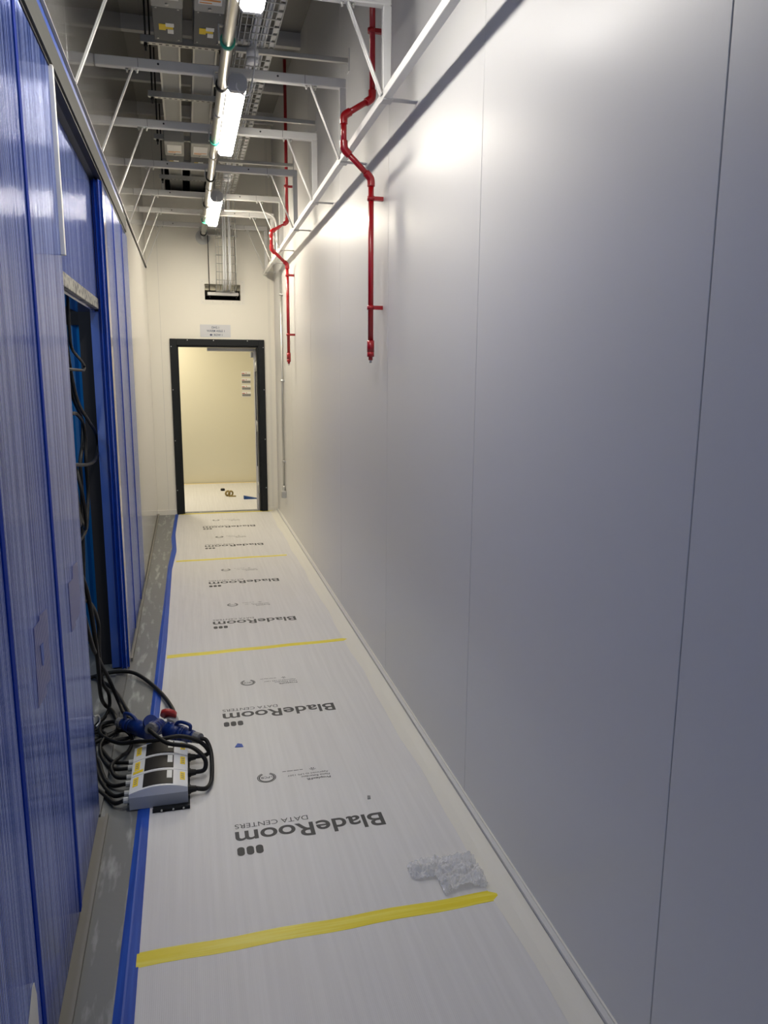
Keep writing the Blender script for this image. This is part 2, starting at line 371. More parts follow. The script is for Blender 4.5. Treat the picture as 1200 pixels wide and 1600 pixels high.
MB().bbox((0.25, YE+0.13, DZ-t-0.06), (DX1-t-0.02, YE+0.16, DZ-t-0.02), 0.003).build('closer_channel', WSTEEL, d)
MB().bbox((0.772, YE+0.14, DZ-t-0.13), (0.799, YE+0.30, DZ-t-0.065), 0.004).build('closer_body', GPLAS, d)

# sign over the door
sg = thing('door_sign', (0.352, YE, 2.115), 'pale grey sign with dark blue aisle lettering and arrow above the black doorframe', 'sign')
MB().bbox((0.176, YE-0.004, 2.113), (0.528, YE, 2.258), 0.001).build('sign_board', SIGN, sg)
def wall_text(body, x0, z0, w_, h_, bold=0.012, y=YE-0.0055):
    b = fit(text_mb(body, bold), x0, z0, w_, h_); b.v = [Vector((p.x, y, p.y)) for p in b.v]; return b
ar = MB().prism([(0.283, 2.140), (0.303, 2.155), (0.303, 2.146), (0.316, 2.146), (0.316, 2.134), (0.303, 2.134), (0.303, 2.125)], 1, YE-0.0055, YE-0.005)
merge(wall_text('DH2.1', 0.310, 2.213, 0.085, 0.024), wall_text('WARM AISLE 1', 0.252, 2.174, 0.205, 0.024), wall_text('ROW 1', 0.335, 2.129, 0.095, 0.023), ar).build('sign_lettering', NAVY, sg)

# ------------------------------------------------------------------ blue enclosure on the left
G_P = 'blue ribbed polycarbonate sheets on the left'
def poly_sheet(y0, y1, z0, z1, label, x=XL, joint=True, mt=None, group=G_P, seamw=0.024):
    o = thing('polycarbonate_sheet', (x-0.01, (y0+y1)/2, z0), label, 'plastic sheet', group)
    MB().box((x-0.016, y0+0.001, z0), (x, y1-0.001, z1)).build('ribbed_panel', mt or POLY, o)
    if joint: MB().bbox((x-0.012, y1-seamw, z0), (x+0.003, y1+seamw*0.3, z1), 0.001).build('joint_strip', POLY_J, o, label='deep blue vertical joint strip')
    return o
poly_sheet(-0.5, 0.9, 0.03, 2.73, 'blue polycarbonate sheet just beside the viewer, mostly beyond the left frame edge')
poly_sheet(0.9, 1.765, 0.03, 2.73, 'nearest blue ribbed polycarbonate sheet in view at lower left, with torn white tape')
p2 = poly_sheet(1.765, 2.365, 0.03, 2.73, 'blue ribbed polycarbonate sheet bearing a scrap of blue tape, left side')
p3 = poly_sheet(2.365, 2.93, 0.03, 2.73, 'blue ribbed polycarbonate sheet directly on the near side of the open gap', joint=False)
poly_sheet(2.935, 4.50, 2.118, 2.715, 'short blue polycarbonate sheet above the metal head of the open gap', x=XL-0.05, joint=False)
poly_sheet(4.62, 5.17, 0.03, 2.73, 'first far blue sheet, right after the deep blue folded edge', seamw=0.02)
poly_sheet(5.17, 5.84, 0.03, 2.73, 'middle of the three far blue sheets past the folded edge', seamw=0.02)
poly_sheet(5.84, 6.40, 0.03, 2.73, 'last far blue sheet, next to the plain white wall panels', joint=False)
# dark cloudy patches and tape scraps stuck on the sheets
def patch(pts, label, name='cloudy_patch', mt=None, cat='patch', x=XL, group=None):
    m = MB().prism(pts, 0, x+0.0002, x+0.0012); return tag(m.build(name, mt or PATCH), label, cat, group)
patch([(1.98, 0.894), (2.093, 0.885), (2.096, 0.906), (2.164, 0.90), (2.189, 1.096), (2.075, 1.11), (2.07, 1.098), (1.997, 1.102)], 'dull grey-violet patch behind the blue tape scrap on the blue sheet', group='grey patches on the blue sheets')
patch([(2.572, 0.893), (2.66, 0.885), (2.665, 0.90), (2.762, 0.894), (2.80, 0.94), (2.79, 1.08), (2.68, 1.09), (2.663, 1.05), (2.57, 1.06)], 'dull grey-violet patch on the sheet edge beside the open gap', group='grey patches on the blue sheets')
patch([(2.062, 0.978), (2.075, 0.972), (2.088, 0.985), (2.095, 1.03), (2.055, 1.035)], 'small torn scrap of blue tape stuck on the blue sheet', 'tape_scrap', BTAPE, 'tape', x=XL+0.0012)
patch([(1.56, 0.24), (1.70, 0.22), (1.705, 0.30), (1.69, 0.345), (1.67, 0.35), (1.60, 0.30)], 'torn flap of white tape low on the nearest blue sheet', 'torn_tape', WTAPE, 'tape')
# tall pale conduit strip standing on the sheet edge
tag(MB().bbox((XL-0.002, 2.918, 2.13), (XL+0.014, 2.940, 2.73), 0.002).build('pale_edge_strip', TRIM), 'thin pale vertical strip at the top corner of the open gap', 'trim strip')
tag(MB().tube([(XL-0.01, 2.95, 2.72), (XL-0.015, 3.02, 2.69), (XL-0.015, 3.08, 2.60), (XL-0.012, 3.03, 2.545), (XL-0.005, 2.95, 2.55)], 0.004).build('white_cable_loop', WPLAS), 'small loop of white cable hanging beside the pale vertical strip', 'cable')
# metal head over the opening
hd = thing('door_head_bar', (XL-0.03, 3.45, 2.0), 'scuffed metal head bar above the open gap in the blue sheets', 'metal bar')
MB().bbox((XL-0.066, 2.935, 2.06), (XL-0.044, 4.49, 2.116), 0.002).build('bar', mat('scuffed_head_metal', (0.42, 0.41, 0.36), rough=0.5, noise=((40, 30, 40), (0.10, 0.10, 0.10), 0.45, 0.62)), hd)
MB().box((XL-0.16, 2.935, 2.045), (XL-0.066, 4.49, 2.075)).build('soffit', POLY_DK, hd, label='dark blue underside strip')
# black post and the blue leaf on the far side of the opening
tag(MB().box((XL-0.165, 4.60, 0), (XL-0.092, 4.66, 2.10)).build('black_post', DARK), 'matt black post on the far side of the open gap', 'post')
lf = thing('blue_folded_jamb', (XL-0.04, 4.55, 0), 'narrow blue jamb with deep blue folded edge at the far side of the open gap', 'jamb')
MB().box((XL-0.092, 4.51, 0.01), (XL-0.045, 4.60, 2.05)).build('flat_leaf', mat('leaf_blue', (0.03, 0.09, 0.40), rough=0.2, coat=0.6, bump=((60, 3, 0.5), 0.001)), lf)
prof = []
N = 24
for i in range(N+1):
    a = i/N; x = XL-0.048+0.055*a; y = 4.50+0.012*math.sin(a*math.pi*5)-0.02*math.sin(a*math.pi)
    prof.append((x, y))
prof += [(XL+0.007, 4.612), (XL-0.048, 4.612)]
MB().prism(prof, 2, 0.01, 2.72).build('folded_edge', POLY_DK, lf, label='deep saturated blue folds')
# inner panel seen through the gap
ip = thing('inner_blue_panel', (-1.1, 5.02, 0), 'bright blue corrugated panel seen deep inside the open gap', 'panel')
m = MB(); n = 60; pts = []
for i in range(n+1):
    x = -1.75+(1.18)*i/n; pts.append((x, 5.0-0.02*abs(math.sin(i*math.pi/3))))
pts += [(-0.57, 5.03), (-1.75, 5.03)]
m.prism(pts, 2, 0.0, 2.0).build('corrugated_sheet', mat('inner_blue', (0.01, 0.20, 0.55), rough=0.35), ip)
MB().box((-1.75, 4.97, 2.0), (-0.55, 5.04, 2.08)).build('top_rail', DARK, ip)
# track above the sheets
tk = thing('sheet_track', (XL, 2.5, 2.735), 'long dull metal track along the top of the blue sheets', 'track')
MB().box((XL-0.03, YB, 2.735), (XL+0.012, 6.2, 2.822)).build('track_channel', ALU, tk)
MB().box((XL-0.03, YB, 2.824), (XL+0.008, 6.0, 2.858)).build('blue_film', FILM, tk, label='peeling blue protective film')
MB().box((XL-0.02, YB, 2.725), (XL+0.004, 6.2, 2.735)).build('seal', BLACK, tk)
structure(MB().box((XL-0.03, YB, 2.86), (XL+0.0, YE, 2.9)).build('trim_30', mat('dark_wall_joint', (0.10, 0.10, 0.10), rough=0.6)))
# base channel
tag(MB().box((XL+0.020, YB, 0), (XL+0.032, 2.93, 0.016)).box((XL-0.02, YB, 0), (XL+0.020, 2.93, 0.003)).build('near_base_channel', DULL), 'pale base channel on the floor under the near blue sheets', 'floor track')
tag(MB().box((XL+0.004, 4.62, 0), (XL+0.016, YE-0.02, 0.02)).build('far_base_channel', DULL), 'pale base strip on the floor under the far sheets and white panels', 'floor track')
tag(MB().box((XL-0.06, 2.935, 0), (XL+0.0, 4.48, 0.012)).build('threshold_strip', mat('grey_threshold', (0.12, 0.12, 0.12), rough=0.5)), 'flat dark threshold strip across the bottom of the open gap', 'threshold')
# metal latch low on the near sheet edge
lt = thing('sheet_latch', (XL+0.004, 2.90, 0.42), 'small metal latch hook low on the sheet edge by the cables', 'latch')
MB().bbox((XL+0.001, 2.905, 0.41), (XL+0.006, 2.927, 0.435), 0.001).build('latch_plate', GSTEEL, lt)
MB().tube([(XL+0.006, 2.905, 0.44), (XL+0.02, 2.93, 0.43), (XL+0.02, 2.94, 0.40), (XL+0.008, 2.925, 0.39)], 0.003).build('latch_hook', GSTEEL, lt)

# ------------------------------------------------------------------ rails carrying the cross frames
BEAM_Y = [1.45, 2.5, 3.55, 4.57, 5.60, 6.63, 7.66, 8.47, 9.22]
rl = thing('left_support_rail', (XL+0.02, 3.0, 2.86), 'thin pale angle rail along the left wall under the slanted braces', 'rail')
MB().box((XL, YB, 2.878), (XL+0.014, YE, 2.882)).box((XL, YB, 2.878), (XL+0.003, YE, 2.915)).build('angle', WSTEEL, rl)
def rail_x(y): return 0.890+0.006*(y-3.6)
def rail_z(y): return 2.925-0.0145*(y-3.6)
rr = thing('right_support_rail', (0.905, 3.0, 2.81), 'thick white box rail running along the right wall', 'rail')
def skew(m_):
    for p in m_.v: p.x += rail_x(p.y); p.z += rail_z(p.y)
    return m_
skew(MB().bbox((0, YB, 0), (0.036, YE-0.012, 0.038), 0.002)).build('box_section', RAILW, rr)
for y in BEAM_Y: skew(MB().box((0.036, y-0.02, 0.002), (XR-rail_x(y), y+0.02, 0.006)).box((-0.002, y-0.03, -0.006), (0.045, y+0.03, 0.0))).build('wall_bracket', WSTEEL, rr)

# ------------------------------------------------------------------ cross frames
order = ['behind the camera, hidden', 'overhead at the camera', 'nearest in view, cut by the top edge', 'second nearest, where the middle lamp begins',
         'third nearest, crossing the middle lamp', 'fourth nearest, just past the middle lamp', 'fifth nearest, where the farthest lamp begins', 'second farthest, near the end wall', 'farthest, against the end wall']
ZB = 3.30
def make_frame(y, label):
    o = thing('cross_frame', (0.22, y, ZB), label, 'steel frame', 'white steel cross frames under the ceiling')
    b = MB().bbox((XL, y-0.021, ZB), (rail_x(y)+0.036, y+0.021, ZB+0.05), 0.004).build('cross_beam', WSTEEL, o)
    for x in (-0.08, 0.55): MB().cyl((x, y-0.0225, ZB+0.028), (x, y-0.0205, ZB+0.028), 0.006, n=8).build('bolt_hole', DARK, b)
    for x in (-0.183, 0.70): MB().box((x-0.001, y-0.022, ZB+0.003), (x+0.001, y-0.0205, ZB+0.047)).build('joint_line', DARK, b)
    MB().bbox((rail_x(y), y-0.018, rail_z(y)+0.038), (rail_x(y)+0.036, y+0.018, ZB+0.0), 0.002).build('post', WSTEEL, o)
    for p, q in (((-0.215, y, ZB-0.002), (XL+0.012, y, 2.882)), ((0.735, y, ZB-0.002), (rail_x(y)-0.006, y, rail_z(y)+0.02))):
        dd = MB()
        for s_ in (-1, 1): dd.bar((p[0], p[1]+s_*0.011, p[2]), (q[0], q[1]+s_*0.011, q[2]), 0.004, 0.016, (0, 1, 0))
        dd.bar((p[0]+0.004, p[1], p[2]), (q[0]+0.004, q[1], q[2]), 0.003, 0.024, (0, 1, 0))
        dd.build('brace', WSTEEL, o)
    for x in (-0.24, -0.19, 0.71, 0.76):
        MB().cyl((x, y, ZB-0.018), (x, y, ZB), 0.005, n=8).cyl((x, y, ZB-0.008), (x, y, ZB-0.001), 0.009, n=6).build('bolt', GSTEEL, o)
    return o
for i, y in enumerate(BEAM_Y):
    if i >= 2: make_frame(y, 'white steel cross frame with slanted braces, '+order[i])

# ------------------------------------------------------------------ battens
def make_batten(y0, y1, label, DIFF, lead=True):
    o = thing('batten_light', (0.325, (y0+y1)/2, 3.20), label, 'light', 'bright ceiling battens')
    x0, x1, z0, z1 = 0.272, 0.368, 3.19, 3.27
    MB().prism([(x0-0.001, 3.214), (x1+0.001, 3.214), (x1+0.001, 3.25), (x1-0.02, z1), (x0+0.02, z1), (x0-0.001, 3.25)], 1, y0, y1).build('housing', GPLAS, o)
    MB().prism([(x0+0.012, z0), (x1-0.012, z0), (x1, z0+0.016), (x1, 3.213), (x0, 3.213), (x0, z0+0.016)], 1, y0+0.03, y1-0.02).build('diffuser', DIFF, o)
    for ya, yb in ((y0-0.012, y0+0.03), (y1-0.02, y1)):
        MB().prism([(x0+0.012, z0-0.002), (x1-0.012, z0-0.002), (x1+0.002, z0+0.016), (x1+0.002, 3.25), (x1-0.02, z1+0.001), (x0+0.02, z1+0.001), (x0-0.002, 3.25), (x0-0.002, z0+0.016)], 1, ya, yb).build('end_cap', GPLAS if ya < y0 else WPLAS, o)
    MB().box((0.295, y0+0.05, z1), (0.345, y0+0.09, ZB)).box((0.295, y1-0.12, z1), (0.345, y1-0.08, ZB)).build('mounting_clip', GSTEEL, o)
    if lead: MB().tube([(0.315, y0-0.013, 3.225), (0.312, y0-0.05, 3.19), (0.335, y0-0.06, 3.16), (0.375, y0-0.02, 3.17), (0.40, y0+0.05, 3.25), (0.43, y0+0.15, 3.40), (0.44, y0+0.22, 3.53)], 0.004).build('power_lead', WPLAS, o)
    return o
make_batten(2.15, 3.50, 'lit ceiling batten nearest the camera, at the top edge of the photo', DIFFS[0])
make_batten(4.42, 5.72, 'longest looking lit ceiling batten in the middle of the row', DIFFS[1])
make_batten(7.20, 8.45, 'smallest looking lit ceiling batten, farthest along the passage', DIFFS[2])

# plug-in junction boxes in the tray, with a tapering boot
for y, lab in ((4.98, 'round white junction box with tapering boot above the middle batten'), (7.95, 'round white junction box with tapering boot above the farthest batten')):
    o = thing('junction_box', (0.455, y, 3.53), lab, 'junction box', 'junction boxes hanging from the tray')
    MB().cyl((0.455, y, 3.53), (0.455, y, 3.56), 0.028, 0.036, n=20).cyl((0.455, y, 3.56), (0.455, y, 3.605), 0.036, n=20).build('round_box', WPLAS, o)
    MB().cyl((0.455, y, 3.605), (0.50, y+0.16, 3.76), 0.022, 0.008, n=14).build('boot', WPLAS, o)

# ------------------------------------------------------------------ stainless pipe
sp = thing('steel_pipe', (0.245, 4.5, 3.17), 'shiny stainless pipe hung lengthwise beside the ceiling battens', 'pipe')
MB().cyl((0.245, YB, 3.235), (0.245, YE-0.03, 3.235), 0.027, n=24).build('pipe_run', STAIN, sp)
f_ = MB().cyl((0.245, YE-0.012, 3.235), (0.245, YE, 3.235), 0.082, n=28).cyl((0.245, YE-0.03, 3.235), (0.245, YE-0.012, 3.235), 0.036, n=24).build('wall_flange', GSTEEL, sp)
for y in (3.15, 4.95, 5.9, 6.9, 8.05, 9.0): MB().cyl((0.245, y-0.02, 3.235), (0.245, y+0.02, 3.235), 0.031, n=24).build('press_fitting', STAIN, sp)
for k, y in enumerate((3.95, 4.52, 5.55, 6.58, 7.62, 8.42, 9.17)):
    cl = MB().cyl((0.245, y-0.014-0.03, 3.235), (0.245, y+0.014-0.03, 3.235), 0.035, n=24).build('pipe_clamp', GREENR if k in (0, 2, 5) else BLACK, sp)
    MB().box((0.203, y-0.045, 3.228), (0.210, y-0.015, 3.30)).box((0.280, y-0.045, 3.228), (0.287, y-0.015, 3.30)).box((0.203, y-0.04, 3.295), (0.287, y-0.02, 3.301)).build('clamp_strap', GSTEEL, cl)

# ------------------------------------------------------------------ wire basket tray
tr = thing('wire_cable_tray', (0.48, 5.5, 3.65), 'long galvanised wire basket tray running lengthwise and dropping to the wall opening', 'cable tray')
TX = [0.372+0.031*i for i in range(8)]
path = [(1.0, 3.65), (8.93, 3.65), (9.06, 3.60), (9.10, 3.45), (9.11, 2.85), (9.16, 2.70), (9.26, 2.638), (9.9, 2.635)]
m = MB()
for x in TX: m.tube([(x, y, z) for y, z in path], 0.0034, n=6, spline=False)
for x in (TX[0]-0.002, TX[-1]+0.002): m.tube([(x, y-0.05 if i in (3, 4) else y, z+0.055 if i in (0, 1, 5, 6, 7) else z+0.03 if i == 2 else z) for i, (y, z) in enumerate(path)], 0.003, n=6, spline=False)
m.build('long_wires', GSTEEL, tr)
m = MB(); y = 1.05
while y < 8.95:
    m.tube([(TX[0], y, 3.705), (TX[0], y, 3.647), (TX[-1], y, 3.647), (TX[-1], y, 3.705)], 0.0036, n=5, spline=False); y += 0.1
z = 3.45
while z > 2.7:
    m.tube([(TX[0], 9.055, z), (TX[0], 9.107, z), (TX[-1], 9.107, z), (TX[-1], 9.055, z)], 0.0036, n=5, spline=False); z -= 0.09
for yy in (9.35, 9.42): m.tube([(TX[0], yy, 2.69), (TX[0], yy, 2.632), (TX[-1], yy, 2.632), (TX[-1], yy, 2.69)], 0.0036, n=5, spline=False)
m.build('cross_wires', GSTEEL, tr)
m = MB(); y = 1.1
while y < 9.0:
    for x in (TX[-1]-0.017,) + ((TX[1],) if int(y*10) % 7 < 3 else ()): m.box((x-0.014, y-0.034, 3.652), (x+0.014, y+0.034, 3.656))
    y += 0.1
m.build('slotted_side_plates', WSTEEL, tr, label='row of pale square tabs')
for x, r in ((0.455, 0.010), (0.478, 0.009), (0.53, 0.008), (0.515, 0.007)):
    tag(MB().tube([(x, y, z+0.012) if i < 3 else (x, y-0.014, z) if i < 5 else (x, y, z+0.014) for i, (y, z) in enumerate(path)], r, n=8, spline=False).build('tray_cable', WPLAS),
        'white cable lying in the wire basket tray and dropping along the end wall', 'cable', 'white cables in the wire tray')
for y, lab in ((5.05, 'nearest'), (6.3, 'middle'), (7.6, 'farthest')):
    o = thing('tray_bracket', (0.75, y, 3.6), 'white cantilever bracket holding the wire tray off the right wall, '+lab, 'bracket', 'cantilever brackets under the wire tray')
    MB().bbox((0.36, y-0.0125, 3.612), (XR, y+0.0125, 3.640), 0.002).build('arm', GSTEEL, o)
    MB().box((XR-0.006, y-0.03, 3.56), (XR, y+0.03, 3.69)).build('back_plate', WSTEEL, o)
# channel and rods carrying the tray at the opening
o = thing('tray_hanger', (0.45, 9.25, 2.58), 'white channel on two threaded rods holding the tray at the wall opening', 'hanger')
MB().bbox((0.272, 9.36, 2.585), (0.628, 9.40, 2.622), 0.003).build('channel', WSTEEL, o)
for x in (0.298, 0.602): MB().cyl((x, 9.38, 2.56), (x, 9.38, 3.25), 0.005, n=8).cyl((x, 9.38, 2.575), (x, 9.38, 2.585), 0.010, n=6).cyl((x, 9.38, 2.622), (x, 9.38, 2.635), 0.010, n=6).build('threaded_rod', BLACK, o)
MB().box((0.27, 9.36, 3.25), (0.63, YE, 3.262)).build('upper_plate', WSTEEL, o)

# ------------------------------------------------------------------ busbar trunking
for (x0, x1), lab in (((-0.095, 0.045), 'grey busbar trunking under the ceiling, left of the pair'), ((0.125, 0.28), 'grey busbar trunking under the ceiling, right of the pair nearer the pipe')):
    o = thing('busbar_trunking', ((x0+x1)/2, 5.5, 3.80), lab, 'busbar trunking', 'pair of grey busbar trunkings')
    MB().box((x0+0.012, 0.5, 3.80), (x1-0.012, YE+0.4, 3.93)).build('trunking_body', BUSG, o)
    for xx in (x0, x1-0.012): MB().box((xx, 0.5, 3.785), (xx+0.012, YE+0.4, 3.945)).build('side_flange', GSTEEL, o)
    cx = (x0+x1)/2
    for y, far in ((4.64, 0), (7.68, 1)):
        b = thing('tap_off_box', (cx, y+0.25, 3.66), 'dark tap-off box with yellow and white stickers on the %s trunking, %s one' % ('left' if x0 < 0 else 'right', 'far' if far else 'near'), 'electrical box', 'tap-off boxes under the busbar trunking')
        MB().bbox((cx-0.082, y+0.105, 3.70), (cx+0.082, y+0.60, 3.795), 0.004).build('dark_body', BUSD, b)
        MB().bbox((cx-0.085, y-0.36, 3.68), (cx+0.085, y+0.10, 3.795), 0.005).build('switch_cover', BUSG, b)
        MB().box((cx-0.062, y-0.26, 3.6785), (cx+0.062, y-0.0, 3.68)).build('rating_plate', WLAB, b)
        MB().box((cx-0.055, y-0.06, 3.6775), (cx+0.055, y-0.045, 3.6785)).box((cx-0.055, y-0.025, 3.6775), (cx+0.01, y-0.015, 3.6785)).build('plate_stripe', OLAB, b)
        MB().box((cx-0.05, y+0.36, 3.6985), (cx-0.012, y+0.44, 3.70)).box((cx-0.012, y+0.39, 3.6985), (cx+0.03, y+0.42, 3.70)).build('yellow_sticker', YLAB, b)
        MB().box((cx-0.012, y+0.34, 3.698), (cx+0.035, y+0.388, 3.6995)).box((cx-0.002, y+0.425, 3.698), (cx+0.032, y+0.48, 3.6995)).build('white_sticker', WLAB, b)
        s = MB()
        for dx in (-0.06, 0.06): s.cyl((cx+dx, y+0.15, 3.696), (cx+dx, y+0.15, 3.70), 0.006, n=8).cyl((cx+dx, y+0.56, 3.696), (cx+dx, y+0.56, 3.70), 0.006, n=8)
        s.cyl((cx, y+0.05, 3.672), (cx, y+0.05, 3.68), 0.009, n=10)
        s.build('screw_set', GSTEEL, b)
for k, (y, lab) in enumerate(((5.42, 'nearest in view'), (6.42, 'second in view'), (7.52, 'third in view'), (9.0, 'farthest, before the dark slot'), (4.3, 'overhead beyond the top edge'))):
    if k == 4: continue
    o = thing('strut_hanger', (0.05, y, 3.70), 'slotted strut channel carrying the grey trunking, '+lab, 'hanger', 'slotted strut hangers')
    b = MB().box((-0.195, y-0.02, 3.745), (0.31, y+0.02, 3.785)).build('slotted_channel', WSTEEL if False else GSTEEL, o)
    s = MB()
    for i in range(12): s.box((-0.165+0.04*i, y-0.006, 3.7445), (-0.145+0.04*i, y+0.006, 3.7455))
    s.build('slot_row', DARK, b)
    for x in (-0.165, 0.295): MB().cyl((x, y, 3.70), (x, y, ZC-0.06), 0.006, n=8).cyl((x, y, 3.725), (x, y, 3.745), 0.012, n=6).build('threaded_rod', BLACK, o)

# ------------------------------------------------------------------ red sprinkler drop pipes
def red_pipe(y, label):
    o = thing('red_drop_pipe', (0.985, y, 1.8), label, 'pipe', 'red drop pipes on the right wall')
    P = [(0.99, y, ZC), (0.99, y, 3.14), (0.82, y-0.04, 3.02), (0.82, y-0.04, 2.93), (0.985, y, 2.80), (0.985, y, 1.90)]
    P = [(0.99, y, ZC), (0.99, y, 3.13), (0.835, y-0.02, 3.03), (0.835, y-0.02, 2.87), (0.985, y, 2.74), (0.985, y, 1.90)]
    m = MB()
    for a, b in zip(P[:-1], P[1:]): m.cyl(a, b, 0.0150, n=16)
    m.build('pipe_run', RED, o)
    for i in (1, 2, 3, 4):
        p = Vector(P[i]); a = (Vector(P[i-1])-p).normalized(); b = (Vector(P[i+1])-p).normalized()
        MB().tube([p+a*0.04, p+a*0.018, p+(a+b)*0.004, p+b*0.018, p+b*0.04], 0.0205, n=16).build('elbow', RED, o)
    MB().cyl((0.985, y, 1.845), (0.985, y, 1.905), 0.020, n=16).build('end_socket', RED, o)
    MB().cyl((0.985, y, 1.80), (0.985, y, 1.845), 0.012, 0.012, n=12).cyl((0.985, y, 1.818), (0.985, y, 1.845), 0.0195, n=16).build('nozzle', RED, o)
    MB().cyl((0.985, y, 1.785), (0.985, y, 1.80), 0.007, n=10).build('nozzle_tip', GSTEEL, o)
    for z in (2.64, 2.08, 3.45):
        MB().cyl((0.985, y, z-0.011), (0.985, y, z+0.011), 0.0205, n=16).box((0.985, y-0.012, z-0.010), (XR, y+0.012, z+0.010)).build('pipe_clip', RED, o)
    return o
red_pipe(4.16, 'red steel drop pipe with offset bend on the right wall, the nearer one')
red_pipe(7.66, 'thin looking dark red drop pipe, the farther one near the doorway')
# grey conduit with outlet box
o = thing('wall_conduit', (1.02, 8.62, 0.3), 'thin galvanised conduit ending in a small box low on the right wall near the door', 'conduit')
MB().cyl((1.03, 8.62, 0.40), (1.03, 8.62, 2.80), 0.0125, n=12).build('conduit_tube', GSTEEL, o)
MB().bbox((0.995, 8.575, 0.30), (XR, 8.665, 0.385), 0.004).build('outlet_box', GSTEEL, o)
MB().cyl((1.03, 8.62, 0.385), (1.03, 8.62, 0.44), 0.019, 0.015, n=12).build('adaptor', GSTEEL, o)
for z in (2.55, 1.62, 0.72): MB().cyl((1.03, 8.62, z-0.012), (1.03, 8.62, z+0.012), 0.018, n=12).box((1.03, 8.575, z-0.01), (XR, 8.665, z+0.01)).build('saddle', GSTEEL, o)
# bent white conduit at the far frames
tag(MB().tube([(0.42, 8.0, 3.27), (0.75, 8.0, 3.272), (0.84, 8.0, 3.265), (0.900, 8.0, 3.225), (0.925, 8.0, 3.15), (0.928, 8.0, 3.05), (0.928, 8.0, 2.90)], 0.010).build('bent_conduit', WSTEEL), 'white conduit with a rounded bend coming down to the right rail', 'conduit')

# ------------------------------------------------------------------ floor sheets with printing
def printing(yl, yb):
    """one logo whose middle is at yl and one small approval mark at yb; reads upside down from the camera"""
    parts = []
    def T(body, xr, ynear, w_, h_, bold=0.0):
        # text starts at the right (xr) and runs to the left, tops towards the camera
        b = fit(text_mb(body, bold), 0, 0, w_, h_); b.v = [Vector((xr-p.x, ynear+h_-p.y, 0)) for p in b.v]; return b
    if yl is not None:
        parts.append(T('BladeRoom', 0.687, yl-0.028, 0.577, 0.088, 0.0165))
        parts.append(T('DATA CENTERS', 0.396, yl+0.078, 0.284, 0.030, 0.0))
        for i in range(3):
            cx = 0.125+0.034*i; h2 = 0.026; r = 0.0135
            pts = [(cx+r*math.cos(a*math.pi/8), yl-0.067+h2*0.5+r*math.sin(a*math.pi/8)) for a in range(9)]+[(cx-r*math.cos(a*math.pi/8), yl-0.067-h2*0.5-r*math.sin(a*math.pi/8)) for a in range(9)]
            parts.append(MB().add([(x, y, 0) for x, y in pts], [tuple(range(18))]))
    if yb is not None:
        parts.append(T('ProplexFR', 0.540, yb-0.032, 0.105, 0.020, 0.02))
        parts.append(T('Flame Retardant', 0.540, yb-0.007, 0.125, 0.014, 0.008))
        parts.append(T('Approved to LPS 1207', 0.538, yb+0.016, 0.180, 0.015, 0.008))
        for x0, x1 in ((0.340, 0.356), (0.360, 0.386), (0.390, 0.412), (0.416, 0.430)):   # illegible fine print
            parts.append(MB().add([(x0, yb+0.060, 0), (x1, yb+0.060, 0), (x1, yb+0.0645, 0), (x0, yb+0.0645, 0)], [(0, 1, 2, 3)]))
        parts.append(T('LPCB', 0.293, yb+0.022, 0.050, 0.017, 0.01))
        cx, cy = 0.268, yb+0.03; ring = MB(); n = 40
        for i in range(n):
            if 7 <= i <= 12: continue
            a0, a1 = 2*math.pi*i/n, 2*math.pi*(i+1)/n
            for ra, rb in ((0.037, 0.041), (0.029, 0.035)):
                ring.add([(cx+ra*math.cos(a0), cy+ra*math.sin(a0), 0), (cx+rb*math.cos(a0), cy+rb*math.sin(a0), 0), (cx+rb*math.cos(a1), cy+rb*math.sin(a1), 0), (cx+ra*math.cos(a1), cy+ra*math.sin(a1), 0)], [(0, 1, 2, 3)])
        parts.append(ring)
        ty, txx = yb+0.056, 0.472
        for ang in (0.4, 1.1, 1.8, 2.5):
            parts.append(MB().add([(txx, ty-0.012, 0), (txx+0.015*math.cos(ang)-0.002, ty-0.006+0.020*math.sin(ang), 0), (txx+0.015*math.cos(ang)+0.003, ty-0.006+0.020*math.sin(ang), 0)], [(0, 1, 2)]))
    return merge(*parts)
G_S = 'white floor protection sheets'
def edge_x(y, tbl):
    for (y0, x0), (y1, x1) in zip(tbl[:-1], tbl[1:]):
        if y0 <= y <= y1: return x0+(x1-x0)*(y-y0)/(y1-y0)
    return tbl[0][1] if y < tbl[0][0] else tbl[-1][1]
TR = [(-1, -0.20), (1.9, -0.207), (2.93, -0.212), (3.91, -0.202), (4.37, -0.197), (4.91, -0.191), (6.04, -0.191), (6.78, -0.191), (7.49, -0.160), (8.28, -0.181), (9.24, -0.165), (9.44, -0.158)]
TL = [(-1, -0.262), (1.9, -0.266), (2.93, -0.259), (3.94, -0.249), (4.28, -0.245), (4.93, -0.244), (5.78, -0.235), (6.91, -0.229), (7.64, -0.205), (8.12, -0.222), (9.25, -0.203), (9.44, -0.20)]
def sheet(y0, y1, label, logos):
    n = 24; pts = [(edge_x(y0+(y1-y0)*i/n, TR)-0.025, y0+(y1-y0)*i/n) for i in range(n+1)]
    xr = 1.0; pts = [(xr, y1), (xr, y0)]+pts
    o = thing('floor_protection_sheet', ((xr-0.2)/2, (y0+y1)/2, 0), label, 'floor sheet', G_S)
    MB().prism(pts, 2, 0.0, 0.004).build('fluted_sheet', SHEET, o)
    if logos:
        for a, b in logos:
            for nm, m in (('printed_logo', printing(a, None)), ('approval_mark', printing(None, b))):
                m.v = [Vector((p.x, p.y, 0.00445)) for p in m.v]
                m.build(nm, INK, o)
    return o
sheet(-0.5, 2.13, 'nearest white floor sheet, blank in view, below the widest yellow tape', [])
